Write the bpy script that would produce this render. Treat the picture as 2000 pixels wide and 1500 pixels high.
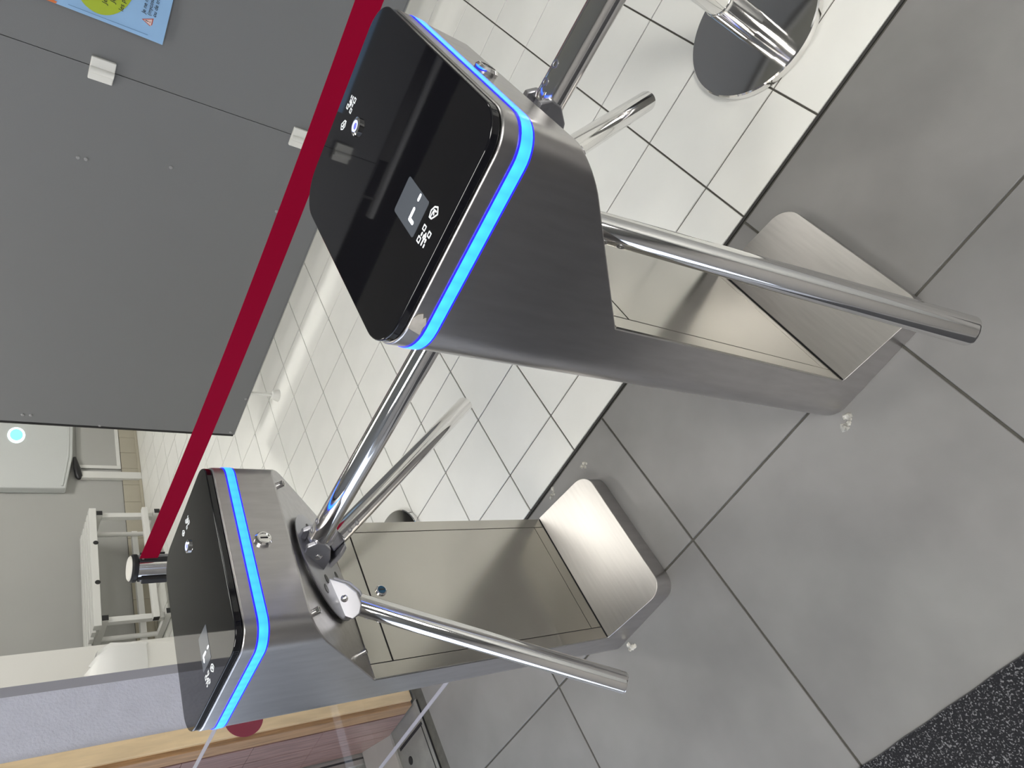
import bpy, bmesh, math, random
from mathutils import Vector, Matrix
random.seed(7)
for o in list(bpy.data.objects): bpy.data.objects.remove(o)
scene = bpy.context.scene
COL = scene.collection
PI = math.pi

# ------------------------------------------------------------------ camera, world, exposure
R = ((0.47406461, -0.42334744, -0.77203607), (-0.75435795, -0.64749241, -0.10815576), (-0.45410003, 0.63366436, -0.62630874))
CAM = Vector((0.7800704647, -0.5855548844, 1.3296734899))
FPX = 1344.061
cam_data = bpy.data.cameras.new('camera'); cam = bpy.data.objects.new('camera', cam_data); COL.objects.link(cam)
cam_data.sensor_fit = 'HORIZONTAL'; cam_data.sensor_width = 36.0; cam_data.lens = FPX * 36.0 / 2000.0; cam_data.clip_start = 0.02
M = Matrix(((R[0][0], -R[1][0], -R[2][0], CAM.x), (R[0][1], -R[1][1], -R[2][1], CAM.y), (R[0][2], -R[1][2], -R[2][2], CAM.z), (0, 0, 0, 1)))
cam.matrix_world = M
scene.camera = cam
def to_px(P):
    v = Vector(P) - CAM
    c = [sum(R[i][k] * v[k] for k in range(3)) for i in range(3)]
    if c[2] < 0.05: return None
    return (1000 + FPX * c[0] / c[2], 750 + FPX * c[1] / c[2])

world = bpy.data.worlds.new('daylight'); scene.world = world; world.use_nodes = True
bg = world.node_tree.nodes['Background']; bg.inputs[0].default_value = (0.72, 0.82, 1.0, 1); bg.inputs[1].default_value = 3.2
vs = scene.view_settings
vs.view_transform = 'Standard'; vs.look = 'None'; vs.gamma = 1.0; vs.use_curve_mapping = False; vs.exposure = 0.0
LAMP = 21.0          # radiance of the ceiling panels

# ------------------------------------------------------------------ materials
MATS = {}
def nodes_of(m): return m.node_tree.nodes, m.node_tree.links
def mat(name, color, rough=0.5, metal=0.0, noise=0.0, nscale=8.0, bump=0.0, bscale=60.0, emit=None, estr=0.0, spec=0.5, coat=0.0, aniso=0.0, stretch=None, color2=None, detail=4.0, rvar=0.0):
    m = bpy.data.materials.new(name); m.use_nodes = True
    N, L = nodes_of(m); b = N['Principled BSDF']
    b.inputs['Base Color'].default_value = (*color, 1); b.inputs['Roughness'].default_value = rough; b.inputs['Metallic'].default_value = metal
    b.inputs['Specular IOR Level'].default_value = spec; b.inputs['Coat Weight'].default_value = coat; b.inputs['Coat Roughness'].default_value = 0.03
    b.inputs['Anisotropic'].default_value = aniso
    if emit: b.inputs['Emission Color'].default_value = (*emit, 1); b.inputs['Emission Strength'].default_value = estr
    if noise or bump or rvar or color2:
        tc = N.new('ShaderNodeTexCoord'); mp = N.new('ShaderNodeMapping'); L.new(tc.outputs['Object'], mp.inputs['Vector'])
        if stretch: mp.inputs['Scale'].default_value = stretch
        nz = N.new('ShaderNodeTexNoise'); nz.inputs['Scale'].default_value = nscale; nz.inputs['Detail'].default_value = detail; L.new(mp.outputs[0], nz.inputs['Vector'])
        if noise or color2:
            cr = N.new('ShaderNodeValToRGB'); L.new(nz.outputs['Fac'], cr.inputs[0])
            c2 = color2 or tuple(min(1, c * (1 + noise)) for c in color); c1 = color if color2 else tuple(c * (1 - noise) for c in color)
            cr.color_ramp.elements[0].position = 0.3; cr.color_ramp.elements[1].position = 0.7
            cr.color_ramp.elements[0].color = (*c1, 1); cr.color_ramp.elements[1].color = (*c2, 1)
            L.new(cr.outputs[0], b.inputs['Base Color'])
        if rvar:
            mr = N.new('ShaderNodeMapRange'); mr.inputs['To Min'].default_value = max(0.02, rough - rvar); mr.inputs['To Max'].default_value = rough + rvar
            L.new(nz.outputs['Fac'], mr.inputs['Value']); L.new(mr.outputs[0], b.inputs['Roughness'])
        if bump:
            n2 = N.new('ShaderNodeTexNoise'); n2.inputs['Scale'].default_value = bscale; n2.inputs['Detail'].default_value = 3; L.new(mp.outputs[0], n2.inputs['Vector'])
            bp = N.new('ShaderNodeBump'); bp.inputs['Strength'].default_value = bump; bp.inputs['Distance'].default_value = 0.002
            L.new(n2.outputs['Fac'], bp.inputs['Height']); L.new(bp.outputs[0], b.inputs['Normal'])
    MATS[name] = m
    return m
mat('brushed_steel', (0.53, 0.515, 0.51), 0.30, 1.0, noise=0.06, nscale=14, stretch=(6, 6, 1.0))
mat('panel_steel', (0.54, 0.52, 0.47), 0.19, 1.0, noise=0.04, nscale=7, rvar=0.03)
mat('foot_steel', (0.58, 0.56, 0.53), 0.37, 1.0, noise=0.05, nscale=12, rvar=0.03, stretch=(14, 1, 1))
mat('chrome', (0.80, 0.79, 0.78), 0.07, 1.0)
mat('used_chrome', (0.72, 0.71, 0.70), 0.10, 1.0, rvar=0.04, nscale=25)
mat('cast_metal', (0.50, 0.50, 0.53), 0.38, 1.0)
mat('dark_gap', (0.012, 0.012, 0.014), 0.6)
mat('black_plastic', (0.012, 0.012, 0.013), 0.4)
mat('black_glass', (0.005, 0.005, 0.007), 0.03, 0.0, spec=0.5)
mat('print_white', (0.85, 0.87, 0.88), 0.5, emit=(0.8, 0.85, 0.9), estr=0.15)  # plain print, with a faint glow added to its colour
mat('screen', (0.03, 0.033, 0.04), 0.10, emit=(0.075, 0.083, 0.095), estr=1.0)
mat('screen_lit', (0.9, 0.92, 1.0), 0.3, emit=(0.9, 0.95, 1.0), estr=2.2)
mat('button_blue', (0.05, 0.06, 0.5), 0.3, emit=(0.09, 0.09, 1.0), estr=2.0)
mat('button_white', (0.6, 0.65, 0.9), 0.3, emit=(0.45, 0.55, 1.0), estr=1.6)
mat('led_edge', (0.02, 0.02, 0.4), 0.3, emit=(0.006, 0.003, 0.45), estr=3.0)
mat('lock_blue', (0.01, 0.08, 0.16), 0.25, 0.3)
mat('white_tile', (0.79, 0.79, 0.75), 0.38, noise=0.03, nscale=5, bump=0.06, bscale=220)
mat('grey_tile', (0.205, 0.20, 0.195), 0.42, noise=0.13, nscale=4.5, bump=0.05, bscale=300, rvar=0.08)
mat('grout', (0.085, 0.082, 0.07), 0.9, noise=0.15, nscale=40)
mat('joint_dark', (0.035, 0.035, 0.033), 0.7)
mat('base_tile', (0.42, 0.39, 0.31), 0.4, noise=0.03, nscale=6)
mat('board_grey', (0.168, 0.173, 0.180), 0.75, noise=0.06, nscale=700, detail=2, bump=0.05, bscale=600)
mat('board_edge', (0.01, 0.01, 0.011), 0.4)
mat('stud_grey', (0.27, 0.275, 0.28), 0.5)
mat('tube_grey', (0.40, 0.40, 0.41), 0.4)
mat('clip_white', (0.72, 0.72, 0.69), 0.45)
mat('belt_red', (0.27, 0.001, 0.022), 0.8, spec=0.08, bump=0.15, bscale=900)
mat('cap_cream', (0.66, 0.64, 0.58), 0.45)
mat('white_paint', (0.70, 0.70, 0.67), 0.45)
mat('back_wall', (0.40, 0.40, 0.38), 0.7, noise=0.02, nscale=2)
mat('inner_wall', (0.72, 0.71, 0.67), 0.6, noise=0.015, nscale=2)
mat('lilac_plaster', (0.57, 0.585, 0.68), 0.8, noise=0.04, nscale=20, bump=0.9, bscale=130)
mat('jamb_grey', (0.33, 0.33, 0.37), 0.3, noise=0.05, nscale=3)
mat('yellow_wood', (0.82, 0.63, 0.38), 0.6, noise=0.12, nscale=12, stretch=(4, 4, 0.6))
mat('orange_wood', (0.36, 0.21, 0.10), 0.55, noise=0.25, nscale=20, stretch=(6, 6, 0.5))
mat('brown_wood', (0.27, 0.165, 0.145), 0.45, noise=0.28, nscale=24, stretch=(7, 7, 0.4))
mat('red_sticker', (0.26, 0.02, 0.05), 0.5)
mat('aluminium', (0.55, 0.55, 0.53), 0.45, 0.7, noise=0.06, nscale=10)
mat('threshold_metal', (0.30, 0.30, 0.28), 0.45, 0.5, noise=0.15, nscale=14)
mat('hall_wall', (0.30, 0.29, 0.28), 0.7)
mat('side_wall', (0.45, 0.45, 0.43), 0.7)
mat('hall_ceiling', (0.30, 0.30, 0.29), 0.8)
mat('back_ceiling', (0.035, 0.035, 0.04), 0.8)
mat('lamp_frame', (0.7, 0.7, 0.7), 0.4)
mat('lamp_diffuser', (0.9, 0.9, 0.9), 0.5, emit=(1.0, 0.978, 0.93), estr=LAMP)
mat('lamp_diffuser_soft', (0.9, 0.9, 0.9), 0.5, emit=(1.0, 0.978, 0.93), estr=LAMP * 0.37)
mat('blue_lamp', (0.1, 0.5, 0.7), 0.3, emit=(0.22, 0.62, 1.0), estr=1.3)
mat('blue_lamp_ring', (0.6, 0.9, 0.9), 0.3, emit=(0.75, 1.0, 1.0), estr=2.6)
mat('appliance_white', (0.58, 0.60, 0.59), 0.4)
mat('paper_blue', (0.27, 0.46, 0.72), 0.35, noise=0.03, nscale=10)
mat('ink_green', (0.36, 0.46, 0.02), 0.4)
mat('ink_black', (0.012, 0.012, 0.014), 0.5)
mat('ink_blue', (0.06, 0.14, 0.30), 0.5)
mat('ink_orange', (0.62, 0.16, 0.04), 0.5)
mat('ink_red', (0.45, 0.10, 0.08), 0.5)
mat('ink_pale', (0.75, 0.55, 0.52), 0.5)
mat('plaster_crumb', (0.45, 0.44, 0.40), 0.9, noise=0.5, nscale=90)
mat('hair', (0.10, 0.05, 0.03), 0.6)
mat('bin_bag', (0.80, 0.80, 0.77), 0.3, bump=0.6, bscale=18)
mat('bin_white', (0.80, 0.79, 0.74), 0.45)
# carpet: black with pale flecks
m = mat('carpet', (0.012, 0.012, 0.014), 0.95, bump=1.0, bscale=420)
N, L = nodes_of(m); tc = N.new('ShaderNodeTexCoord'); vz = N.new('ShaderNodeTexNoise'); vz.inputs['Scale'].default_value = 330; vz.inputs['Detail'].default_value = 1.5
cr = N.new('ShaderNodeValToRGB'); cr.color_ramp.elements[0].position = 0.56; cr.color_ramp.elements[1].position = 0.68
cr.color_ramp.elements[0].color = (0.008, 0.008, 0.010, 1); cr.color_ramp.elements[1].color = (0.20, 0.20, 0.205, 1)
L.new(tc.outputs['Object'], vz.inputs['Vector']); L.new(vz.outputs['Fac'], cr.inputs[0]); L.new(cr.outputs[0], N['Principled BSDF'].inputs['Base Color'])
# led core: bright cyan blue with a soft bead under every diode
m = mat('led_core', (0.02, 0.2, 0.6), 0.3, emit=(0.014, 0.13, 1.0), estr=5.0)
N, L = nodes_of(m); tc = N.new('ShaderNodeTexCoord'); vo = N.new('ShaderNodeTexVoronoi'); vo.inputs['Scale'].default_value = 58; vo.inputs['Randomness'].default_value = 0.0
cr = N.new('ShaderNodeValToRGB'); cr.color_ramp.elements[0].color = (0.016, 0.150, 1.0, 1); cr.color_ramp.elements[1].color = (0.010, 0.095, 1.0, 1); cr.color_ramp.elements[1].position = 0.8
L.new(tc.outputs['Object'], vo.inputs['Vector']); L.new(vo.outputs['Distance'], cr.inputs[0]); L.new(cr.outputs[0], N['Principled BSDF'].inputs['Emission Color'])
# clear sheet
m = bpy.data.materials.new('clear_sheet'); m.use_nodes = True; N, L = nodes_of(m); N.remove(N['Principled BSDF'])
tr = N.new('ShaderNodeBsdfTransparent'); tr.inputs[0].default_value = (0.97, 0.97, 0.98, 1); gl = N.new('ShaderNodeBsdfGlossy'); gl.inputs['Roughness'].default_value = 0.02
fr = N.new('ShaderNodeFresnel'); fr.inputs['IOR'].default_value = 1.2; mx = N.new('ShaderNodeMixShader')
ge = N.new('ShaderNodeNewGeometry'); mu = N.new('ShaderNodeMath'); mu.operation = 'SUBTRACT'; mu.use_clamp = True; L.new(fr.outputs[0], mu.inputs[0]); L.new(ge.outputs['Backfacing'], mu.inputs[1]); L.new(mu.outputs[0], mx.inputs[0]); L.new(tr.outputs[0], mx.inputs[1]); L.new(gl.outputs[0], mx.inputs[2]); L.new(mx.outputs[0], N['Material Output'].inputs[0]); MATS['clear_sheet'] = m
mat('tape', (0.45, 0.42, 0.38), 0.5, noise=0.2, nscale=60)
mat('sheet_edge', (0.36, 0.36, 0.41), 0.35)

# ------------------------------------------------------------------ helpers
def link_mesh(name, me, material=None, parent=None, smooth=None, bevel=0.0):
    if material and not me.materials: me.materials.append(MATS[material])
    if smooth:
        for p in me.polygons: p.use_smooth = True
        me.set_sharp_from_angle(angle=math.radians(smooth))
    o = bpy.data.objects.new(name, me); COL.objects.link(o)
    if parent: o.parent = parent
    if bevel:
        b = o.modifiers.new('bevel', 'BEVEL'); b.width = bevel; b.segments = 2; b.limit_method = 'ANGLE'; b.angle_limit = math.radians(38)
    return o
def obj(name, bm, material, parent=None, smooth=None, bevel=0.0):
    bmesh.ops.recalc_face_normals(bm, faces=bm.faces)
    me = bpy.data.meshes.new(name); bm.to_mesh(me); bm.free()
    return link_mesh(name, me, material, parent, smooth, bevel)
def empty(name, loc=(0, 0, 0)):
    o = bpy.data.objects.new(name, None); COL.objects.link(o); o.location = loc; o.empty_display_size = 0.1
    return o
def tag(o, label, cat, group=None, kind=None):
    o['label'] = label; o['category'] = cat
    if group: o['group'] = group
    if kind: o['kind'] = kind
    return o
def struct(o, label=None):
    o['kind'] = 'structure'
    if label: o['label'] = label
    return o
def poly_prism(bm, lo, hi):            # two loops of equal length
    a = [bm.verts.new(p) for p in lo]; b = [bm.verts.new(p) for p in hi]; n = len(a)
    bm.faces.new(a[::-1]); bm.faces.new(b)
    for i in range(n): bm.faces.new((a[i], a[(i + 1) % n], b[(i + 1) % n], b[i]))
def add_box(bm, x0, x1, y0, y1, z0, z1):
    lo = [(x0, y0, z0), (x1, y0, z0), (x1, y1, z0), (x0, y1, z0)]
    poly_prism(bm, lo, [(p[0], p[1], z1) for p in lo])
def box(name, x0, x1, y0, y1, z0, z1, material, parent=None, bevel=0.0):
    bm = bmesh.new(); add_box(bm, x0, x1, y0, y1, z0, z1)
    return obj(name, bm, material, parent, None, bevel)
def frame_of(d):
    d = Vector(d).normalized(); u = Vector((0, 0, 1)) if abs(d.z) < 0.9 else Vector((1, 0, 0))
    a = d.cross(u).normalized(); b = d.cross(a).normalized()
    return d, a, b
def lathe(bm, P, axis, prof, n=32):     # prof: list of (radius, height) along axis; closed at both ends
    d, a, b = frame_of(axis); P = Vector(P); rings = []
    for r, h in prof:
        if r < 1e-6: rings.append([bm.verts.new(P + d * h)])
        else: rings.append([bm.verts.new(P + d * h + (a * math.cos(2 * PI * k / n) + b * math.sin(2 * PI * k / n)) * r) for k in range(n)])
    for q, s in zip(rings, rings[1:]):
        if len(q) == 1 and len(s) == 1: continue
        for k in range(n):
            k2 = (k + 1) % n
            if len(q) == 1: bm.faces.new((q[0], s[k], s[k2]))
            elif len(s) == 1: bm.faces.new((q[k], q[k2], s[0]))
            else: bm.faces.new((q[k], q[k2], s[k2], s[k]))
    for q in (rings[0], rings[-1]):
        if len(q) > 2: bm.faces.new(q)
def turned(name, P, axis, prof, material, parent=None, n=32, smooth=35):
    bm = bmesh.new(); lathe(bm, P, axis, prof, n)
    return obj(name, bm, material, parent, smooth)
def rod(name, A, B, r, material, parent=None, n=20):
    A = Vector(A); B = Vector(B)
    return turned(name, A, B - A, [(r, 0), (r, (B - A).length)], material, parent, n)
def flat(name, pts, z, th, material, parent=None):      # flat shape of thickness th, pts in XY
    bm = bmesh.new(); poly_prism(bm, [(x, y, z) for x, y in pts], [(x, y, z + th) for x, y in pts])
    return obj(name, bm, material, parent)
def rrect(x0, x1, y0, y1, r, n=8):      # r: one radius or four (x1y0, x1y1, x0y1, x0y0), ccw
    rs = r if isinstance(r, (tuple, list)) else (r,) * 4
    out = []
    for (cx, cy, sx, sy, a0), q in zip(((x1, y0, -1, 1, -90), (x1, y1, -1, -1, 0), (x0, y1, 1, -1, 90), (x0, y0, 1, 1, 180)), rs):
        for k in range(n + 1):
            a = math.radians(a0 + 90 * k / n)
            out.append((cx + sx * q + q * math.cos(a), cy + sy * q + q * math.sin(a)))
    return out
def clip_x(pts, x, keep_right=True):
    s = 1 if keep_right else -1; out = []
    for i, p in enumerate(pts):
        q = pts[(i + 1) % len(pts)]
        pin = s * (p[0] - x) >= -1e-9; qin = s * (q[0] - x) >= -1e-9
        if pin: out.append(p)
        if pin != qin and abs(p[0] - x) > 1e-9 and abs(q[0] - x) > 1e-9:
            t = (x - p[0]) / (q[0] - p[0]); out.append((x, p[1] + t * (q[1] - p[1])))
    return out
def copy_tree(o, parent=None):
    c = o.copy(); COL.objects.link(c); c.parent = parent
    for ch in list(o.children): copy_tree(ch, c)
    return c
def text_mesh(name, body, size, loc, material, parent, shear=0.0, rotz=0.0, tilt=PI / 2):
    cu = bpy.data.curves.new(name, 'FONT'); cu.body = body; cu.size = size; cu.extrude = 0.0002; cu.shear = shear
    t = bpy.data.objects.new(name, cu); COL.objects.link(t)
    me = bpy.data.meshes.new_from_object(t.evaluated_get(bpy.context.evaluated_depsgraph_get()))
    bpy.data.objects.remove(t); bpy.data.curves.remove(cu)
    o = link_mesh(name, me, material, parent); o.location = loc; o.rotation_euler = (tilt, 0, 0)
    if rotz:
        o.rotation_euler = (Matrix.Rotation(tilt, 3, 'X') @ Matrix.Rotation(rotz, 3, 'Z')).to_euler()
    return o

# ------------------------------------------------------------------ floor
XB, XR, YF, YN = -4.03, 3.2, 5.6, -3.0     # back wall, right wall, far wall, wall behind the viewer
BORD = 0.412
floor = box('floor', XB - 0.1, XR + 0.1, YN - 0.1, YF + 0.1, -0.12, -0.004, 'grout')
struct(floor, 'floor of white and grey tiles with dark joints')
PW, GO = 0.24638, 0.0045
tiles = []
def tile_rect(x0, x1, y0, y1, g, kind): tiles.append((x0 + g / 2, x1 - g / 2, y0 + g / 2, y1 - g / 2, kind))
kx0 = math.floor((XB - 0.11521) / PW); kx1 = math.ceil((XR - 0.11521) / PW)
ky0 = math.floor((BORD - 0.06563) / PW); ky1 = math.ceil((YF - 0.06563) / PW)
for i in range(kx0, kx1):
    for j in range(ky0, ky1):
        x0, x1 = max(XB, 0.11521 + i * PW), min(XR, 0.11521 + (i + 1) * PW); y0, y1 = max(BORD + 0.006, 0.06563 + j * PW), min(YF, 0.06563 + (j + 1) * PW)
        if x1 - x0 > 0.02 and y1 - y0 > 0.02: tile_rect(x0, x1, y0, y1, GO, 'white_tile')
for i in range(-2, 6):
    for j in range(-6, 1):
        x0, x1 = max(-1.245, i * 0.6), min(XR, (i + 1) * 0.6); y0, y1 = max(YN, j * 0.6), min(BORD - 0.004, (j + 1) * 0.6)
        if j == 0: y0, y1 = 0.0, BORD - 0.004
        if x1 - x0 > 0.02 and y1 - y0 > 0.02: tile_rect(x0, x1, y0, y1, 0.005, 'grey_tile')
def seen_size(t):
    q = [to_px((x, y, 0)) for x in t[:2] for y in t[2:4]]
    if any(k is None for k in q): return 0
    if not any(-40 < k[0] < 2040 and -40 < k[1] < 1540 for k in q): return 0
    return (max(k[0] for k in q) - min(k[0] for k in q)) * (max(k[1] for k in q) - min(k[1] for k in q))
tiles.sort(key=seen_size, reverse=True)
tile_mesh = {}
n_single = {'white_tile': 0, 'grey_tile': 0}
def tile_me(w, d, kind):
    key = (round(w, 4), round(d, 4), kind)
    if key not in tile_mesh:
        bm = bmesh.new(); c = 0.0012
        lo = [(-w / 2, -d / 2), (w / 2, -d / 2), (w / 2, d / 2), (-w / 2, d / 2)]
        a = [bm.verts.new((x, y, -0.008)) for x, y in lo]; b = [bm.verts.new((x, y, -c)) for x, y in lo]
        t = [bm.verts.new((x - math.copysign(c, x), y - math.copysign(c, y), 0)) for x, y in lo]
        bm.faces.new(t)
        for k in range(4):
            k2 = (k + 1) % 4
            bm.faces.new((a[k], a[k2], b[k2], b[k])); bm.faces.new((b[k], b[k2], t[k2], t[k]))
        bmesh.ops.recalc_face_normals(bm, faces=bm.faces)
        me = bpy.data.meshes.new(kind); bm.to_mesh(me); bm.free(); me.materials.append(MATS[kind]); tile_mesh[key] = me
    return tile_mesh[key]
rest = {'white_tile': bmesh.new(), 'grey_tile': bmesh.new()}
for t in tiles:
    x0, x1, y0, y1, kind = t
    if seen_size(t) > 0 and n_single[kind] < 290:
        n_single[kind] += 1
        o = bpy.data.objects.new(kind, tile_me(x1 - x0, y1 - y0, kind)); COL.objects.link(o)
        o.location = ((x0 + x1) / 2, (y0 + y1) / 2, 0); o.parent = floor
    else: add_box(rest[kind], x0, x1, y0, y1, -0.008, 0)
for kind, bm in rest.items():
    o = obj(kind + '_field', bm, kind, floor); o['kind'] = 'stuff'
struct(box('trim_1', -1.24, XR, BORD - 0.001, BORD + 0.005, -0.006, 0.0004, 'joint_dark'), 'dark joint strip between the grey and the white tiles')

# ------------------------------------------------------------------ walls, ceiling
HC = 2.65
wb = struct(box('wall_back', XB - 0.1, XB, 0.2, YF, 0, HC, 'back_wall'), 'pale wall behind the white bench')
struct(box('wall_far', XB, XR, YF, YF + 0.1, 0, HC, 'inner_wall'))
struct(box('wall_right', XR, XR + 0.1, YN, YF, 0, HC, 'side_wall'))
struct(box('wall_front', -1.75, XR, YN - 0.1, YN, 0, HC, 'hall_wall'))
struct(box('ceiling', XB, XR, YN, 3.1, HC, HC + 0.1, 'hall_ceiling'))
struct(box('ceiling_back', XB, XR, 3.1, YF, HC - 0.004, HC + 0.1, 'back_ceiling'), 'dark painted ceiling at the back')
struct(box('wall_partition', -3.0, -2.9, 0.5, 1.72, 0, HC, 'inner_wall'), 'white partition between the pier and the back wall')
struct(box('wall_exterior', XB, -1.75, 0.1, 0.2, 0, HC, 'inner_wall'))
# pier with lilac plaster
pier = struct(box('wall_left', -1.75, -1.272, 0.36, 0.578, 0, HC, 'lilac_plaster'), 'lilac textured plaster pier')
struct(box('trim_2', -1.33, -1.2725, 0.578, 0.607, 0, HC, 'jamb_grey'), 'smooth grey strip along the pier edge')
# yellow architrave, orange stop, brown planks of the door reveal
struct(box('trim_3', -1.285, -1.262, 0.352, 0.402, 0.003, 2.2, 'yellow_wood', bevel=0.002), 'worn pale yellow wooden architrave')
struct(box('trim_4', -1.33, -1.275, 0.338, 0.353, 0.003, 2.2, 'orange_wood', bevel=0.002), 'orange brown wooden door stop')
rev = struct(box('door_1', -1.75, -1.33, 0.345, 0.359, 0.003, 2.2, 'dark_gap'), 'brown wooden door reveal of boards')
xs = [-1.331, -1.425, -1.470, -1.560]
for a, b_, in zip(xs, xs[1:]):
    z = 0.0035
    for h in (0.30, 0.22, 0.20, 0.26, 0.42, 0.80):
        box('board', b_ + 0.001, a - 0.001, 0.336, 0.3455, z, z + h - 0.0015, 'brown_wood', rev, bevel=0.0008); z += h
# round red sticker on the architrave
bm = bmesh.new(); lathe(bm, (-1.2619, 0.398, 0.562), (1, 0, 0), [(0.056, 0), (0.056, 0.0006)], 40)
st = obj('round_sticker', bm, 'red_sticker'); st.scale = (1, 1, 1)
tag(st, 'dark red round sticker on the yellow wooden architrave', 'sticker')
# aluminium door leaf with glass, threshold
ld = struct(box('door_2', -1.72, -1.565, 0.30, 0.345, 0.003, 2.2, 'aluminium', bevel=0.002), 'aluminium door stile beside the brown boards')
box('groove', -1.566, -1.5635, 0.318, 0.324, 0.06, 2.15, 'dark_gap', ld)
br = empty('floor_guide', (-1.47, 0.28, 0)); tag(br, 'bright metal guide bracket on the door threshold', 'bracket')
bm = bmesh.new(); poly_prism(bm, [(-0.004, -0.2, 0.002), (0.0, -0.2, 0.002), (0.0, 0.075, 0.002), (-0.004, 0.075, 0.002)], [(-0.094, -0.2, 0.075), (-0.09, -0.2, 0.075), (-0.085, 0.06, 0.075), (-0.089, 0.06, 0.075)])
obj('plate', bm, 'aluminium', br); box('flange', -0.004, 0.012, -0.2, 0.07, 0.0, 0.003, 'aluminium', br)
turned('knob', (-0.03, -0.065, 0.02), (0.63, 0, 0.78), [(0.014, 0), (0.016, 0.012), (0.012, 0.022), (0, 0.024)], 'black_plastic', br, 16)
th = struct(box('trim_5', -1.75, -1.248, YN, 0.345, -0.008, -0.0005, 'threshold_metal'), 'grey metal door threshold')
box('joint', -1.2495, -1.2455, YN, 0.34, -0.004, 0.0006, 'dark_gap', th); box('joint', -1.44, -1.262, 0.262, 0.272, -0.004, 0.0006, 'dark_gap', th); box('joint', -1.272, -1.2685, YN, 0.262, -0.004, 0.0006, 'dark_gap', th)
turned('hole', (-1.398, 0.209, -0.003), (0, 0, 1), [(0.0135, 0), (0.0135, 0.0034)], 'black_plastic', th, 24)
# glazed entrance, daylight behind it
win = struct(empty('window_1', (-1.62, -1.3, 0)), 'glazed entrance front with daylight behind')
for y in (-1.7, -0.1, 1.6): box('mullion', -0.04, 0.04, y - 0.03, y + 0.03, 0, HC, 'aluminium', win)
for y0, y1 in ((-1.67, -0.13), (-0.07, 1.57)):
    box('pane', -0.004, 0.004, y0, y1, 0.1, HC - 0.05, 'clear_sheet', win)
    box('rail', -0.03, 0.03, y0, y1, 0.0, 0.1, 'aluminium', win); box('rail', -0.03, 0.03, y0, y1, HC - 0.05, HC, 'aluminium', win)
# skirting tiles on the back wall
bs = struct(box('baseboard_back', XB, XB + 0.006, 2.0, YF, 0, 0.145, 'grout'))
y = 2.0
while y < YF:
    box('skirting_tile', XB + 0.004, XB + 0.012, y + 0.0015, min(YF, y + 0.19) - 0.0015, 0.002, 0.143, 'base_tile', bs, bevel=0.001); y += 0.19
box('cap_strip', XB, XB + 0.03, 2.0, YF, 0.0, 0.02, 'base_tile', bs, bevel=0.004)

# ------------------------------------------------------------------ ceiling panels
def lamp(x, y, sx, sy, label, m='lamp_diffuser'):
    t = empty('ceiling_lamp', (x, y, HC)); tag(t, label, 'lamp', 'ceiling light panels')
    for s in (-1, 1):
        box('frame', -sx / 2 - 0.02, sx / 2 + 0.02, s * sy / 2 - 0.02, s * sy / 2 + 0.02, -0.05, 0, 'lamp_frame', t); box('frame', s * sx / 2 - 0.02, s * sx / 2 + 0.02, -sy / 2, sy / 2, -0.05, 0, 'lamp_frame', t)
    box('diffuser', -sx / 2 + 0.02, sx / 2 - 0.02, -sy / 2 + 0.02, sy / 2 - 0.02, -0.04, -0.005, m, t)
lamp(-0.62, 1.25, 1.2, 0.6, 'white ceiling light panel above the passage between the turnstiles', 'lamp_diffuser_soft')
lamp(-2.4, 3.9, 0.6, 1.2, 'white ceiling light panel in front of the white bench')
lamp(1.6, 4.6, 0.6, 0.6, 'white ceiling light panel behind the grey display board')
lamp(2.6, 2.3, 0.6, 0.6, 'added fill light panel on the ceiling beside the right wall')  # unseen panel, added as fill clear of the foot plate reflection
lamp(-0.1, -1.5, 1.2, 0.6, 'added fill light panel over the grey entrance floor')  # unseen panel, sized to brighten the dark hall side
lamp(2.1, -1.3, 0.9, 1.2, 'added fill light panel over the door mat side')  # unseen panel, added to light the lilac pier and the hall
lamp(-2.05, 1.5, 0.6, 0.6, 'added fill light panel between the pier and the grey board')  # unseen panel, added to brighten the partition and the white floor

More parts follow.
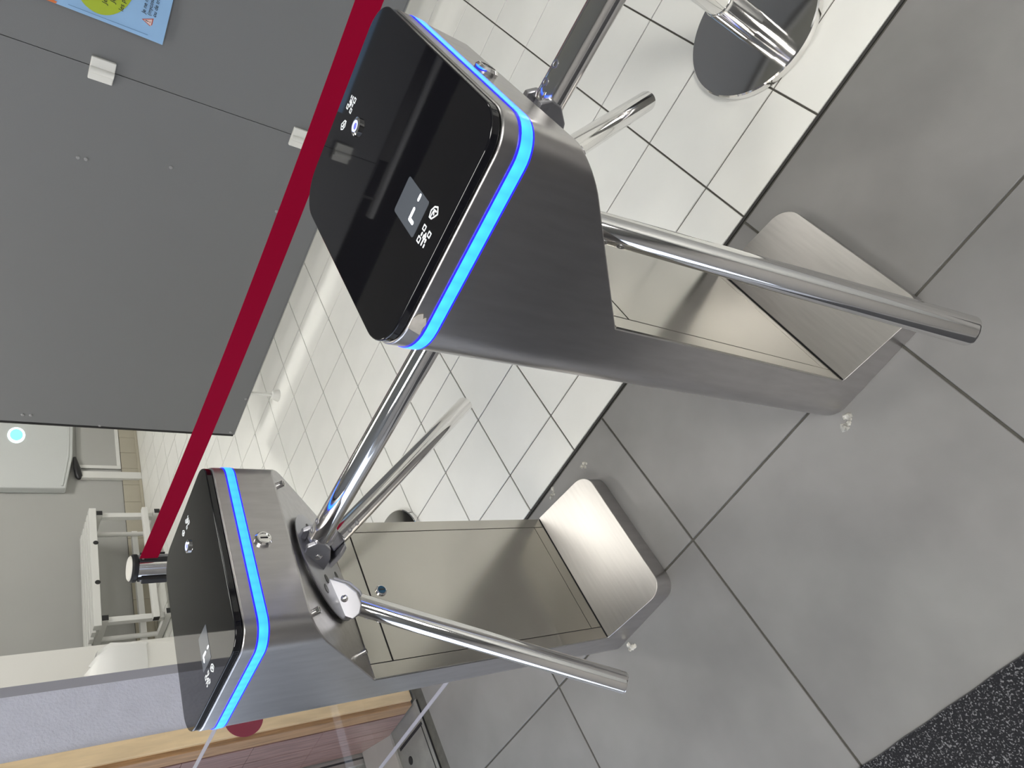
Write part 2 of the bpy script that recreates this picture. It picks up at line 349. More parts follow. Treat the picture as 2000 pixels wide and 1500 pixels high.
# ------------------------------------------------------------------ turnstile
W, D, XC = 0.281, 0.358, 0.102
ZH, ZS0, ZS1 = 0.972, 0.695, 0.870
def zs(x): return ZS0 + (x - XC) * (ZS1 - ZS0) / (W - XC)
def zf(x): return 0.090 - (x - XC) * (0.090 - 0.047) / (W - XC)
TS = math.atan2(ZS1 - ZS0, W - XC)
NRM = Vector((math.sin(TS), 0, -math.cos(TS))); EUP = Vector((math.cos(TS), 0, math.sin(TS)))
HUB = Vector((0.192, D / 2 - 0.0, zs(0.192)))
def make_turnstile():
    root = empty('turnstile')
    plan = rrect(0, W, 0, D, (0.038, 0.038, 0.05, 0.05), 10)
    right = clip_x(plan, XC, True); left = clip_x(plan, XC, False)
    # start right chain at (XC, 0) and end at (XC, D)
    def chain(pts, a, b):
        i = min(range(len(pts)), key=lambda k: (pts[k][0] - a[0]) ** 2 + (pts[k][1] - a[1]) ** 2); q = pts[i:] + pts[:i]
        j = min(range(len(q)), key=lambda k: (q[k][0] - b[0]) ** 2 + (q[k][1] - b[1]) ** 2); return q[:j + 1]
    rc = chain(right, (XC, 0), (XC, D)); lc = chain(left, (XC, D), (XC, 0))
    bm = bmesh.new(); V = {}
    def v(x, y, z):
        k = (round(x, 5), round(y, 5), round(z, 5))
        if k not in V: V[k] = bm.verts.new((x, y, z))
        return V[k]
    full = rc + lc[1:-1]
    bm.faces.new([v(x, y, ZH) for x, y in full]); bm.faces.new([v(x, y, 0) for x, y in full])
    for p, q in zip(rc, rc[1:]):
        bm.faces.new((v(*p, zs(p[0])), v(*q, zs(q[0])), v(*q, ZH), v(*p, ZH)))
        bm.faces.new((v(*p, 0), v(*q, 0), v(*q, zf(q[0])), v(*p, zf(p[0]))))
    for p, q in zip(lc, lc[1:]):
        loop = [v(*p, 0), v(*q, 0)]
        if abs(q[0] - XC) < 1e-6: loop += [v(*q, zf(XC)), v(*q, ZS0)]
        loop += [v(*q, ZH), v(*p, ZH)]
        if abs(p[0] - XC) < 1e-6: loop += [v(*p, ZS0), v(*p, zf(XC))]
        bm.faces.new(loop)
    bm.faces.new([v(x, y, zs(x)) for x, y in rc]); bm.faces.new([v(x, y, zf(x)) for x, y in rc])
    bm.faces.new((v(XC, 0, zf(XC)), v(XC, D, zf(XC)), v(XC, D, ZS0), v(XC, 0, ZS0)))
    obj('housing', bm, 'brushed_steel', root, 30, 0.002)
    # glass lid
    gp = rrect(0.002, W - 0.002, 0.002, D - 0.002, (0.036, 0.036, 0.048, 0.048), 10)
    bm = bmesh.new(); poly_prism(bm, [(x, y, ZH + 0.0006) for x, y in gp], [(x, y, 0.983) for x, y in gp])
    obj('glass_lid', bm, 'black_glass', root, 30, 0.0015)
    # light strip: core band and two thin blue edges
    def off(d): return rrect(-d, W + d, -d, D + d, (0.038 + d, 0.038 + d, 0.05 + d, 0.05 + d), 10)
    def ring(name, z0, z1, d, material, parent):
        a, b = off(d), off(-0.001); n = len(a); bm = bmesh.new()
        va = [[bm.verts.new((x, y, z)) for x, y in q] for q, z in ((a, z0), (a, z1), (b, z1), (b, z0))]
        for q, s in zip(va, va[1:] + va[:1]):
            for k in range(n): bm.faces.new((q[k], q[(k + 1) % n], s[(k + 1) % n], s[k]))
        return obj(name, bm, material, parent, 30)
    ls = ring('light_strip', 0.9368, 0.9502, 0.0012, 'led_core', root); ls['label'] = 'glowing blue light strip'
    ring('strip_edge', 0.9345, 0.9368, 0.0009, 'led_edge', ls); ring('strip_edge', 0.9502, 0.9525, 0.0009, 'led_edge', ls)
    # column front: frame plates and door
    def plate(name, y0, y1, z0, z1): return box(name, XC - 0.001, XC + 0.0022, y0, y1, z0, z1, 'panel_steel', root, 0.0005)
    plate('stile', 0.001, 0.0285, 0.094, 0.6945); plate('stile', 0.3305, D - 0.001, 0.094, 0.6945)
    plate('top_rail', 0.030, 0.329, 0.650, 0.6945); plate('bottom_rail', 0.030, 0.329, 0.094, 0.124)
    door = plate('door_panel', 0.030, 0.329, 0.1255, 0.647)
    box('gap', XC, XC + 0.0006, 0.0285, 0.3305, 0.092, 0.6945, 'dark_gap', root)
    turned('lock_body', (XC + 0.002, 0.181, 0.622), (1, 0, 0), [(0.0115, 0), (0.0115, 0.003), (0.010, 0.004)], 'chrome', door)
    lk = turned('lock_face', (XC + 0.0058, 0.181, 0.622), (1, 0, 0), [(0.0085, 0), (0.0085, 0.0012)], 'lock_blue', door)
    box('key_slot', XC + 0.0065, XC + 0.0074, 0.1795, 0.1825, 0.616, 0.628, 'black_plastic', door)
    # foot plate
    fo = clip_x(rrect(0.0, W + 0.001, -0.001, D + 0.001, (0.039, 0.039, 0.01, 0.01), 10), XC + 0.004, True)
    bm = bmesh.new(); poly_prism(bm, [(x, y, zf(x) + 0.0003) for x, y in fo], [(x, y, zf(x) + 0.0028) for x, y in fo])
    fp = obj('foot_plate', bm, 'foot_steel', root, 30, 0.0008)
    fp['label'] = 'scuffed sloping foot plate'
    box('gap', XC + 0.001, XC + 0.004, 0.002, D - 0.002, zf(XC) - 0.001, zf(XC) + 0.002, 'dark_gap', root)
    # head lock
    t = turned('head_lock', (W, 0.177, 0.915), (1, 0, 0), [(0.014, 0), (0.014, 0.004), (0.0115, 0.007), (0.009, 0.0072), (0.009, 0.006), (0, 0.006)], 'chrome', root)
    box('key_slot', W + 0.0058, W + 0.0064, 0.1755, 0.1785, 0.909, 0.921, 'black_plastic', t)
    # slant cover bolts
    for bx, by in ((0.266, 0.044), (0.266, 0.312), (0.122, 0.044), (0.122, 0.312)):
        P = Vector((bx, by, zs(bx)))
        turned('cover_bolt', P, NRM, [(0.006, 0), (0.006, 0.009), (0.004, 0.009), (0.004, 0.007), (0, 0.007)], 'chrome', root, 6 if False else 14)
    # slant face lower plate seam
    # hub
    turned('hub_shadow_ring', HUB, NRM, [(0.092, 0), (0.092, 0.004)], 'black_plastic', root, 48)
    hub = turned('hub', HUB + NRM * 0.004, NRM, [(0.099, 0), (0.104, 0.0015), (0.105, 0.0035), (0.102, 0.005), (0.070, 0.0068), (0.040, 0.0074), (0, 0.0074)], 'cast_metal', root, 64, 25)
    def rot(v, a): return Matrix.Rotation(a, 3, NRM) @ v
    CONE = 0.765
    for k, L in ((0, 0.512), (1, 0.515), (-1, 0.515)):
        ek = rot(EUP, k * 2 * PI / 3); sv = NRM.cross(ek).normalized()
        dr = (NRM * math.cos(CONE) + ek * math.sin(CONE)).normalized(); P = HUB + NRM * 0.019 + ek * 0.073
        cl = None
        prof = [(0.020, 0.0085), (0.094, 0.0065), (0.106, 0.018), (0.103, 0.033), (0.090, 0.043), (0.068, 0.044), (0.044, 0.033)]
        for s in (-1, 1):
            bm = bmesh.new()
            def pt(e, h, w): return HUB + ek * e + NRM * h + sv * w
            poly_prism(bm, [pt(e, h, s * 0.0125) for e, h in prof], [pt(e, h, s * 0.0215) for e, h in prof])
            cl = obj('clevis', bm, 'cast_metal', hub, None, 0.002)
            turned('pin', pt(0.067, 0.0205, s * 0.0215), sv * s, [(0.0065, 0), (0.0065, 0.0006), (0.005, 0.0016), (0, 0.0018)], 'chrome', hub, 20)
        # tongue between the cheeks
        bm = bmesh.new(); up = dr.cross(sv)
        def sq(t, a): return [P + dr * t + sv * (a * c1) + up * (a * c2) for c1, c2 in ((-1, -1), (1, -1), (1, 1), (-1, 1))]
        poly_prism(bm, sq(-0.006, 0.0118), sq(0.034, 0.0118)); obj('tongue', bm, 'cast_metal', hub, None, 0.0015)
        turned('hub_hole', HUB + rot(ek, PI) * 0.046 + NRM * 0.0105, NRM, [(0.0085, 0), (0.0085, 0.0014)], 'black_plastic', hub, 18)
        turned('hub_hole', HUB + rot(ek, PI) * 0.076 + NRM * 0.0095, NRM, [(0.0085, 0), (0.0085, 0.0014)], 'black_plastic', hub, 18)
        arm = turned('arm', P + dr * 0.021, dr, [(0.0178, 0), (0.0190, 0.001), (0.0190, L - 0.024), (0.0183, L - 0.0215), (0.0172, L - 0.021), (0.0172, L - 0.0202), (0, L - 0.0198)], 'used_chrome' if False else 'chrome', root, 40, 25)
        for q in (0.036, 0.058):
            hp = P + dr * (q + 0.006) + (up if k == -1 else -up) * 0.0182
            turned('arm_screw', hp, (up if k == -1 else -up), [(0.0052, 0), (0.0052, 0.0012), (0.003, 0.0012), (0.003, 0.0004), (0, 0.0004)], 'cast_metal', arm, 16)
    # ------- controls on the glass
    Z = 0.98305
    dp = flat('display', rrect(0.124, 0.166, 0.049, 0.108, 0.003, 4), Z, 0.0003, 'screen', root)
    def stroke(name, pts, w, z, material, parent):
        bm = bmesh.new()
        for (ax, ay), (bx, by) in zip(pts, pts[1:]):
            d = Vector((bx - ax, by - ay, 0)).normalized(); s = Vector((-d.y, d.x, 0)) * w / 2; n = 6
            loop = [Vector((ax, ay, z)) + Matrix.Rotation(PI * k / n, 3, 'Z') @ s for k in range(n + 1)] + [Vector((bx, by, z)) - Matrix.Rotation(PI * k / n, 3, 'Z') @ s for k in range(-0, n + 1)]
            poly_prism(bm, loop, [p + Vector((0, 0, 0.0002)) for p in loop])
        return obj(name, bm, material, parent)
    stroke('arrow_mark', [(0.1465, 0.0705), (0.135, 0.0705), (0.135, 0.0615)], 0.0042, Z + 0.0003, 'screen_lit', dp)
    stroke('dash_mark', [(0.1625, 0.0705), (0.1575, 0.0705)], 0.0036, Z + 0.0003, 'screen_lit', dp)
    def card_icon(cx, cy, s, flip):
        u = lambda x, y: (cx + flip * s * x, cy + flip * s * y)
        c = stroke('card_symbol', [u(-.55, .45), u(-.05, .62), u(.42, .35), u(.62, -.1), u(.2, -.5), u(-.2, -.2), u(-.5, .05), u(-.55, .45)], s * 0.14, Z, 'print_white', root)
        stroke('card_bar', [u(-.4, .28), u(.02, .28)], s * 0.12, Z, 'print_white', c); stroke('card_hand', [u(-.1, .0), u(.2, .25), u(.25, -.15)], s * 0.16, Z, 'print_white', c)
    def code_icon(cx, cy, s, flip):       # plain pictogram of little squares
        u = lambda x, y: (cx + flip * s * x, cy + flip * s * y)
        def sqr(x, y, h): return [u(x - h, y - h), u(x + h, y - h), u(x + h, y + h), u(x - h, y + h), u(x - h, y - h)]
        c = stroke('square_symbol', sqr(-.55, .55, .22), s * 0.13, Z, 'print_white', root)
        for x, y in ((.55, .55), (.55, -.55)): stroke('small_square', sqr(x, y, .2), s * 0.12, Z, 'print_white', c)
        for x, y in ((0, .5), (0, .1), (.25, -.05), (-.25, -.1), (-.55, -.1), (-.1, -.45), (-.5, -.55), (.05, -.2)): stroke('dot', [u(x - .09, y), u(x + .09, y)], s * 0.2, Z, 'print_white', c)
    card_icon(0.163, 0.032, 0.0125, 1); code_icon(0.137, 0.030, 0.0125, 1)
    card_icon(0.130, 0.321, 0.0115, -1); code_icon(0.158, 0.322, 0.0125, -1)
    # push button with glowing ring
    bt = turned('push_button', (0.146, 0.277, 0.983), (0, 0, 1), [(0.0115, 0), (0.0115, 0.003), (0.0095, 0.0042), (0.0078, 0.0042), (0.0078, 0.003), (0, 0.003)], 'chrome', root, 32, 30)
    bm = bmesh.new(); n = 32
    rr = [[bm.verts.new((0.146 + r * math.cos(2 * PI * k / n), 0.277 + r * math.sin(2 * PI * k / n), z)) for k in range(n)] for r, z in ((0.0046, 0.9862), (0.0072, 0.9862), (0.0072, 0.9868), (0.0046, 0.9868))]
    for a, b in zip(rr, rr[1:] + rr[:1]):
        for k in range(n): bm.faces.new((a[k], a[(k + 1) % n], b[(k + 1) % n], b[k]))
    obj('button_ring', bm, 'button_white', bt); turned('button_centre', (0.146, 0.277, 0.9862), (0, 0, 1), [(0.0044, 0), (0.0044, 0.0004)], 'button_blue', bt, 20)
    return root
far = make_turnstile(); far.location = (-0.390, -0.048, 0)
tag(far, 'steel tripod turnstile with blue light strip, standing beside the wooden doorway', 'turnstile', 'tripod turnstiles')
near = copy_tree(far); near.location = (0.400, -0.048, 0)
tag(near, 'steel tripod turnstile nearest the viewer, black glass lid in the foreground', 'turnstile', 'tripod turnstiles')

pts = [(0.030, 0.9545), (0.038, 0.9555), (0.044, 0.9535), (0.052, 0.957), (0.050, 0.960), (0.056, 0.9625), (0.054, 0.9675), (0.048, 0.9715), (0.036, 0.9715)]
bm = bmesh.new(); poly_prism(bm, [(x + 0.012, -0.0004, z) for x, z in pts], [(x + 0.012, -0.0012, z) for x, z in pts]); o = obj('tape_scrap', bm, 'tape', near); o['label'] = 'torn scrap of tape'
# clear screen behind the far turnstile
sc = empty('clear_screen', (-0.70, 0.0, 0)); tag(sc, 'clear plastic screen fixed to the back of the turnstile by the wooden doorway', 'screen')
box('sheet', -0.40, 0.309, -0.004, 0.004, 0.437, 0.915, 'clear_sheet', sc)
box('edge', -0.40, 0.309, -0.0042, 0.0042, 0.4352, 0.437, 'sheet_edge', sc); box('edge', -0.40, 0.309, -0.0042, 0.0042, 0.915, 0.9168, 'sheet_edge', sc)

# ------------------------------------------------------------------ grey display board
BY = 2.19
bd = empty('display_board', (-0.6, BY, 0)); tag(bd, 'large grey folding display board with white hinge clips and black edge', 'display board')
def bl(x): return x + 0.6
JX = -0.139
box('board_panel', bl(-1.79), bl(JX - 0.001), 0, 0.02, 0.152, 1.955, 'board_grey', bd, 0.001)
box('board_panel', bl(JX + 0.001), bl(1.55), 0, 0.02, 0.152, 1.955, 'board_grey', bd, 0.001)
box('edge_strip', bl(-1.802), bl(-1.79), -0.003, 0.023, 0.150, 1.957, 'board_edge', bd, 0.003)
box('edge_strip', bl(-1.79), bl(1.55), -0.002, 0.022, 0.147, 0.152, 'board_grey', bd); box('edge_strip', bl(-1.79), bl(1.55), -0.002, 0.022, 1.955, 1.960, 'board_edge', bd)
box('top_strip', bl(-0.116), bl(1.54), 0.0, 0.02, 1.960, 2.010, 'board_edge', bd)
rod('top_tube', (bl(-0.39), 0.01, 2.032), (bl(1.5), 0.01, 2.032), 0.018, 'tube_grey', bd, 24)
for x in (-0.3, 0.6, 1.4): box('tube_bracket', bl(x) - 0.006, bl(x) + 0.006, 0.004, 0.016, 1.957, 2.022, 'board_edge', bd)
for zc in (0.355, 1.055, 1.793):
    c = box('hinge_clip', bl(JX) - 0.041, bl(JX) + 0.036, -0.014, 0.001, zc - 0.037, zc + 0.037, 'clip_white', bd, 0.003)
    bm = bmesh.new(); lathe(bm, (bl(JX) - 0.006, -0.014, zc - 0.036), (0, 0, 1), [(0.011, 0), (0.011, 0.072)], 18); obj('hinge_barrel', bm, 'clip_white', c, 30)
for x, z in ((-0.478, 1.071), (-0.476, 1.046), (-0.417, 0.774), (-0.48, 0.342), (-1.747, 1.078), (-1.747, 1.048), (-1.784, 0.772), (-1.536, 0.161), (-1.775, 0.170)):
    turned('stud', (bl(x), 0, z), (0, -1, 0), [(0.007, -0.001), (0.007, 0.002), (0.005, 0.004), (0, 0.0045)], 'stud_grey', bd, 16)
for x in (-1.502, 1.2):
    rod('foot_post', (bl(x), 0.01, 0.03), (bl(x), 0.01, 0.16), 0.0085, 'white_paint', bd)
    turned('foot', (bl(x), 0.01, 0), (0, 0, 1), [(0.032, 0), (0.032, 0.004), (0.020, 0.034), (0.012, 0.036)], 'white_paint', bd, 24)

# poster
po = empty('poster', (0.314, BY - 0.012, 0)); tag(po, 'light blue paper notice with green bubble and warning triangle on the grey board', 'poster')
bm = bmesh.new(); nx = 12; PX0, PX1, PZ0, PZ1 = -0.297, 0.297, 0.903, 1.73
def bow(x, z): return -0.008 * max(0, 1 - (z - PZ0) / 0.12) * max(0, 1 - abs(x - PX0) / 0.2)
gv = {}
for i in range(nx + 1):
    for j in range(nx + 1):
        x = PX0 + (PX1 - PX0) * i / nx; z = PZ0 + (PZ1 - PZ0) * j / nx
        gv[i, j, 0] = bm.verts.new((x, bow(x, z), z)); gv[i, j, 1] = bm.verts.new((x, bow(x, z) + 0.0008, z))
for i in range(nx):
    for j in range(nx):
        for s in (0, 1): bm.faces.new((gv[i, j, s], gv[i + 1, j, s], gv[i + 1, j + 1, s], gv[i, j + 1, s]))
for i in range(nx):
    for j in (0, nx):
        bm.faces.new((gv[i, j, 0], gv[i + 1, j, 0], gv[i + 1, j, 1], gv[i, j, 1])); bm.faces.new((gv[j, i, 0], gv[j, i + 1, 0], gv[j, i + 1, 1], gv[j, i, 1]))
obj('sheet', bm, 'paper_blue', po, 40)
PYT = -0.0095
def shape(name, pts, material, y=PYT, th=0.0004):
    bm = bmesh.new(); poly_prism(bm, [(x - 0.314, y, z) for x, z in pts], [(x - 0.314, y - th, z) for x, z in pts]); return obj(name, bm, material, po)
el = [(0.158 + 0.122 * math.cos(a) , 1.10 + 0.088 * math.sin(a)) for a in [2 * PI * k / 48 for k in range(48)]]
shape('green_bubble', el, 'ink_green', -0.002)
shape('warning_triangle', [(0.073, 0.978), (0.088, 0.945), (0.057, 0.945)], 'ink_red', -0.0035); shape('triangle_fill', [(0.0728, 0.972), (0.0838, 0.9485), (0.0615, 0.9485)], 'ink_pale', -0.0042)
shape('exclamation_mark', [(0.0715, 0.967), (0.0745, 0.967), (0.0738, 0.957), (0.0722, 0.957)], 'ink_black', -0.0048); shape('exclamation_mark', [(0.0717, 0.9545), (0.0743, 0.9545), (0.0743, 0.952), (0.0717, 0.952)], 'ink_black', -0.0048)
shape('orange_stroke', [(0.0175, 1.212), (0.024, 1.208), (0.034, 1.26), (0.0175, 1.27)], 'ink_orange', -0.002)
for s, x, z in (('Je', 0.073, 1.081), ('Je', 0.086, 1.060), ('les pro', 0.071, 1.033)): text_mesh('lettering', s, 0.020, (x - 0.314, -0.003, z), 'ink_black', po, 0.15)
for s, x, z in (('Je ne m', 0.092, 0.972), ('(mycose,', 0.092, 0.956), ('ou de trous', 0.093, 0.940)): text_mesh('lettering', s, 0.0168, (x - 0.314, -0.0045, z), 'ink_black', po, 0.15)
shape('fine_print', [(0.0300, 0.951), (0.0312, 0.951), (0.0312, 1.18), (0.0300, 1.18)], 'ink_blue', -0.007)

# ------------------------------------------------------------------ barrier posts and belt
def make_post():
    r = empty('barrier_post')
    turned('base', (0, 0, 0), (0, 0, 1), [(0.158, 0), (0.160, 0.003), (0.160, 0.018), (0.157, 0.021), (0.040, 0.026), (0, 0.026)], 'chrome', r, 72, 25)
    turned('sleeve', (0, 0, 0.024), (0, 0, 1), [(0.034, 0), (0.034, 0.12), (0.0325, 0.122)], 'chrome', r, 40, 25)
    turned('pole', (0, 0, 0.14), (0, 0, 1), [(0.0315, 0), (0.0315, 0.585)], 'chrome', r, 40, 25)
    h = turned('head', (0, 0, 0.725), (0, 0, 1), [(0.033, 0), (0.037, 0.004), (0.037, 0.150), (0.034, 0.152)], 'chrome', r, 40, 25)
    turned('collar', (0, 0, 0.872), (0, 0, 1), [(0.0375, 0), (0.0395, 0.003), (0.0395, 0.012), (0.036, 0.017)], 'black_plastic', r, 40, 25)
    turned('cap', (0, 0, 0.886), (0, 0, 1), [(0.035, 0), (0.035, 0.004), (0.031, 0.007), (0, 0.008)], 'cap_cream', r, 40, 25)
    for a in range(4):
        q = Matrix.Rotation(a * PI / 2, 4, 'Z'); s = 1
        bm = bmesh.new(); add_box(bm, 0.032, 0.042, -0.007, 0.007, 0.765, 0.872); bmesh.ops.transform(bm, matrix=q, verts=bm.verts); sl = obj('slot', bm, 'black_plastic', h, None, 0.002)
        if a in (1, 3):
            bm = bmesh.new(); add_box(bm, 0.041, 0.047, -0.010, 0.010, 0.795, 0.862); bmesh.ops.transform(bm, matrix=q, verts=bm.verts); obj('latch', bm, 'black_plastic', h, None, 0.002)
        for z in (0.775, 0.864):
            turned('screw', q @ Vector((0.042, 0, z)), q.to_3x3() @ Vector((1, 0, 0)), [(0.003, 0), (0.003, 0.0008)], 'chrome', sl, 10)
    return r
FP, NP = Vector((-1.01, 0.767, 0)), Vector((0.942, 0.702, 0))
dirb = (NP - FP).normalized(); ang = math.atan2(dirb.y, dirb.x)
post = make_post(); post.location = FP; post.rotation_euler = (0, 0, ang)
tag(post, 'chrome barrier post with cream cap, its head showing behind the turnstile by the doorway', 'barrier post', 'chrome barrier posts')
post2 = copy_tree(post); post2.location = NP
tag(post2, 'chrome barrier post with round base standing on white tiles near the viewer', 'barrier post', 'chrome barrier posts')
bm = bmesh.new(); A, B = FP + dirb * 0.046, NP - dirb * 0.046; prev = None; nrm = Vector((-dirb.y, dirb.x, 0)); n = 24
for k in range(n + 1):
    t = k / n; c = A.lerp(B, t); z = 0.850 - 0.015 * 4 * t * (1 - t)
    row = [bm.verts.new(c + nrm * s * 0.0006 + Vector((0, 0, z + h))) for s, h in ((-1, -0.0235), (-1, 0.0235), (1, 0.0235), (1, -0.0235))]
    if prev:
        for i in range(4): bm.faces.new((prev[i], prev[(i + 1) % 4], row[(i + 1) % 4], row[i]))
    else: bm.faces.new(row)
    prev = row
bm.faces.new(prev)
tag(obj('barrier_belt', bm, 'belt_red', None, 40), 'dark red webbing belt stretched between the two chrome barrier posts', 'belt')

# ------------------------------------------------------------------ bench
bn = empty('bench', (-3.80, 2.83, 0)); tag(bn, 'white slatted bench on square tube frame with black end caps', 'bench')
def bb(name, x0, x1, y0, y1, z0, z1, m='white_paint', par=None, bev=0.003): return box(name, x0, x1, y0, y1, z0, z1, m, par or bn, bev)
for i in range(5):
    x = 0.15 - 0.075 * i; bb('slat', x - 0.052, x, -0.50, 0.49, 0.445 if i else 0.425, 0.470)
for y in (-0.045, 0.0):
    pass
for y in (-0.165, 0.17):
    turned('plug', (0.1495, y, 0.437), (1, 0, 0), [(0.017, 0), (0.017, 0.002)], 'black_plastic', bn, 20)
for y in (-0.445, 0.445):
    t = bb('top_tube', -0.16, 0.145, y - 0.02, y + 0.02, 0.384, 0.424); bb('end_cap', 0.145, 0.149, y - 0.019, y + 0.019, 0.385, 0.423, 'black_plastic', t, 0.001)
    t = bb('foot_tube', -0.16, 0.165, y - 0.02, y + 0.02, 0.004, 0.044); bb('end_cap', 0.165, 0.169, y - 0.019, y + 0.019, 0.005, 0.043, 'black_plastic', t, 0.001)
    bb('upright', 0.085, 0.125, y - 0.02, y + 0.02, 0.044, 0.384)
    rod('round_leg', (-0.10, y + 0.0, 0.044), (-0.10, y, 0.384), 0.017, 'white_paint', bn, 16)
    rod('rubber_foot', (0.12, y, 0.0), (0.12, y, 0.006), 0.014, 'black_plastic', bn, 12); rod('rubber_foot', (-0.12, y, 0.0), (-0.12, y, 0.006), 0.014, 'black_plastic', bn, 12)
for x, y0 in ((0.147, -0.485), (-0.13, -0.53)):
    t = bb('low_rail', x - 0.02, x + 0.02, y0, 0.485, 0.085 if x > 0 else 0.10, 0.125 if x > 0 else 0.14); bb('end_cap', x - 0.019, x + 0.019, y0 - 0.004, y0, (0.086 if x > 0 else 0.101), (0.124 if x > 0 else 0.139), 'black_plastic', t, 0.001)

# ------------------------------------------------------------------ things on the back wall
ap = empty('wall_appliance', (XB, 4.3, 0)); tag(ap, 'white wall-mounted appliance with glowing blue round lamp', 'appliance')
bm = bmesh.new(); yz = [(-0.495, 0.555), (-0.13, 0.503), (0.45, 0.490), (0.45, 1.35), (-0.495, 1.35)]
poly_prism(bm, [(0.002, y, z) for y, z in yz], [(0.06, y * 0.99, z + (0.004 if z < 1 else -0.01)) for y, z in yz]); obj('casing', bm, 'appliance_white', ap, None, 0.008)
bm = bmesh.new(); poly_prism(bm, [(0.04, -0.47, 0.578), (0.04, -0.13, 0.532), (0.04, 0.43, 0.52), (0.04, 0.43, 0.534), (0.04, -0.13, 0.546), (0.04, -0.47, 0.592)], [(0.066, -0.47, 0.578), (0.066, -0.13, 0.532), (0.066, 0.43, 0.52), (0.066, 0.43, 0.534), (0.066, -0.13, 0.546), (0.066, -0.47, 0.592)]); obj('lower_lip', bm, 'appliance_white', ap, None, 0.003)
lp = turned('lamp_ring', (0, 0, 0), (1, 0, 0), [(0.066, -0.003), (0.066, 0.004), (0.060, 0.006), (0, 0.006)], 'blue_lamp_ring', ap, 32); lp.location = (0.06, 0.08, 0.893); lp.scale = (1, 1.35, 0.88)
turned('lamp_lens', (0.0055, 0, 0), (1, 0, 0), [(0.050, 0), (0.047, 0.004), (0, 0.006)], 'blue_lamp', lp, 32)
bm = bmesh.new(); lathe(bm, (0.03, -0.36, 0.46), (0, 1, 0.12), [(0.012, 0), (0.026, 0.03), (0.026, 0.12), (0.012, 0.24)], 14); obj('black_outlet', bm, 'black_plastic', ap, 30)
tk = empty('cable_trunking', (XB, 3.99, 0)); tag(tk, 'white vertical cable trunking below the wall appliance', 'trunking')
box('cover', 0.002, 0.035, -0.037, 0.037, 0.002, 0.455, 'white_paint', tk, 0.003); box('top_end', 0.004, 0.030, -0.03, 0.03, 0.455, 0.468, 'cap_cream', tk, 0.003)
hp = empty('wall_panel', (XB, 4.5, 0)); tag(hp, 'white framed access panel low on the pale wall', 'wall panel')
box('sheet', 0.001, 0.008, -0.42, 0.42, 0.15, 0.47, 'back_wall', hp); box('frame', 0.001, 0.016, -0.42, -0.385, 0.148, 0.47, 'white_paint', hp, 0.003); box('frame', 0.001, 0.016, -0.385, 0.42, 0.148, 0.178, 'white_paint', hp, 0.003)

# bin with bag in front of the partition
bi = empty('waste_bin', (-2.70, 1.42, 0)); tag(bi, 'white waste bin lined with a pale plastic bag by the partition', 'bin')
bm = bmesh.new(); pl = rrect(-0.12, 0.12, -0.16, 0.10, 0.03, 5); poly_prism(bm, [(x * 0.85, y * 0.85, 0.0) for x, y in pl], [(x, y, 0.48) for x, y in pl]); obj('body', bm, 'bin_white', bi, 40, 0.004)
bm = bmesh.new(); rows = []
for k, (s, z, j) in enumerate(((1.03, 0.45, 0.01), (1.07, 0.51, 0.008), (1.04, 0.60, 0.02), (0.82, 0.665, 0.025), (0.4, 0.685, 0.015))):
    rows.append([bm.verts.new((x * s + random.uniform(-j, j) * 0.5, y * s + random.uniform(-j, j) * 0.5, z + random.uniform(-j, j))) for x, y in pl])
for a, b_ in zip(rows, rows[1:]):
    for k in range(len(a)): bm.faces.new((a[k], a[(k + 1) % len(a)], b_[(k + 1) % len(a)], b_[k]))
bm.faces.new(rows[-1]); obj('bag', bm, 'bin_bag', bi, 60)

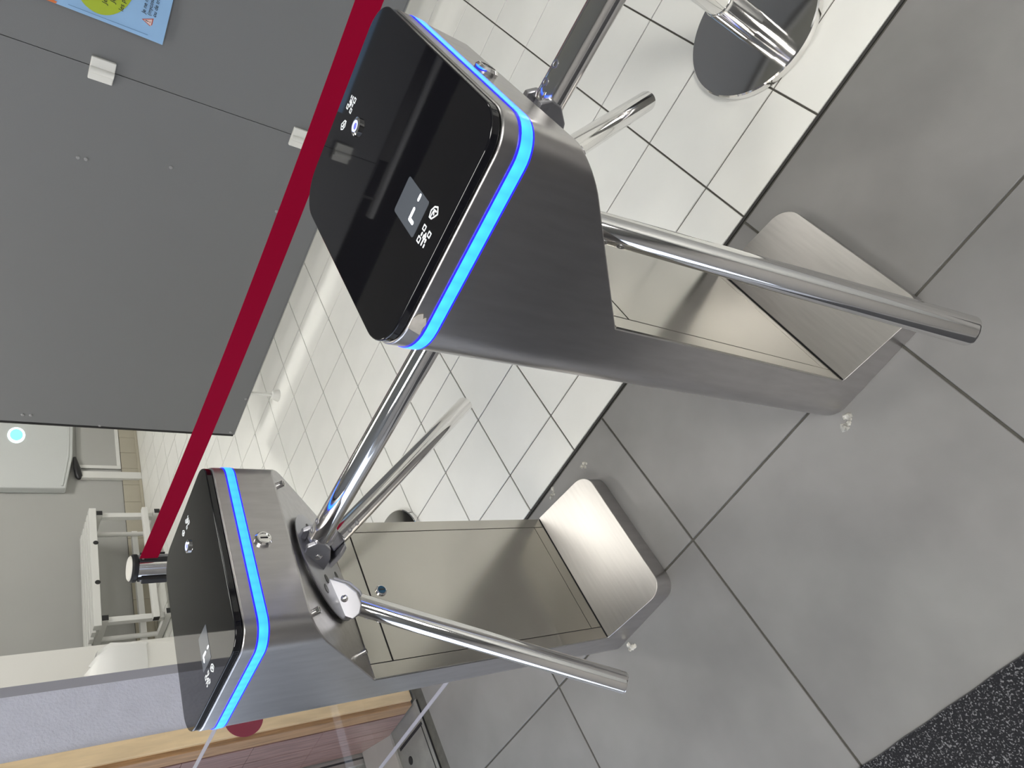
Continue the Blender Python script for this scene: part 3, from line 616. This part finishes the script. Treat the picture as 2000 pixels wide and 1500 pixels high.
# ------------------------------------------------------------------ mat and floor debris
mt = empty('door_mat', (0.4, -1.1, 0)); tag(mt, 'black flecked carpet mat lying on the grey tiles', 'mat')
bm = bmesh.new(); front = [(-0.9 + 2.3 * k / 46, 0.585 + random.uniform(-0.0025, 0.0025)) for k in range(47)]
pts = [(-0.9, -0.8), (1.4, -0.8)] + front[::-1]
poly_prism(bm, [(x, y, 0.0005) for x, y in pts], [(x, y, 0.007) for x, y in pts]); obj('pile', bm, 'carpet', mt)
def crumb(x, y, s, label):
    bm = bmesh.new()
    for k in range(6):
        a = random.uniform(0, 2 * PI); d = random.uniform(0, s) if k else 0; r = s * random.uniform(0.25, 0.6); cx, cy = d * math.cos(a), d * math.sin(a); n = 7
        lo = [(cx + r * random.uniform(0.6, 1.1) * math.cos(2 * PI * q / n), cy + r * random.uniform(0.6, 1.1) * math.sin(2 * PI * q / n), 0.0003) for q in range(n)]
        poly_prism(bm, lo, [(cx + (p[0] - cx) * 0.5, cy + (p[1] - cy) * 0.5, r * random.uniform(0.3, 0.8)) for p in lo])
    o = obj('mortar_crumb', bm, 'plaster_crumb'); o.location = (x, y, 0); tag(o, label, 'debris', 'mortar crumbs by the turnstile feet')
crumb(0.432, -0.072, 0.022, 'pale mortar crumbs at the foot corner of the nearest turnstile')
crumb(-0.318, -0.068, 0.015, 'pale mortar crumbs at the front corner of the turnstile by the doorway')
crumb(-0.130, 0.358, 0.014, 'pale mortar crumbs beside the rounded foot end of the turnstile by the doorway')
crumb(-0.270, 0.385, 0.016, 'pale mortar crumbs on the dark joint behind the turnstile by the doorway')
cu = bpy.data.curves.new('hair', 'CURVE'); cu.dimensions = '3D'; cu.bevel_depth = 0.0005
sp = cu.splines.new('POLY'); sp.points.add(7)
for k in range(8): a = k / 7 * 2.0; sp.points[k].co = (0.02 * math.sin(a) , 0.045 * a / 2 - 0.01, 0.0008, 1)
t = bpy.data.objects.new('hair', cu); COL.objects.link(t); me = bpy.data.meshes.new_from_object(t.evaluated_get(bpy.context.evaluated_depsgraph_get())); bpy.data.objects.remove(t)
h = link_mesh('hair_strand', me, 'hair'); h.location = (-0.10, 0.76, 0); tag(h, 'single brown hair lying on a white floor tile', 'hair')
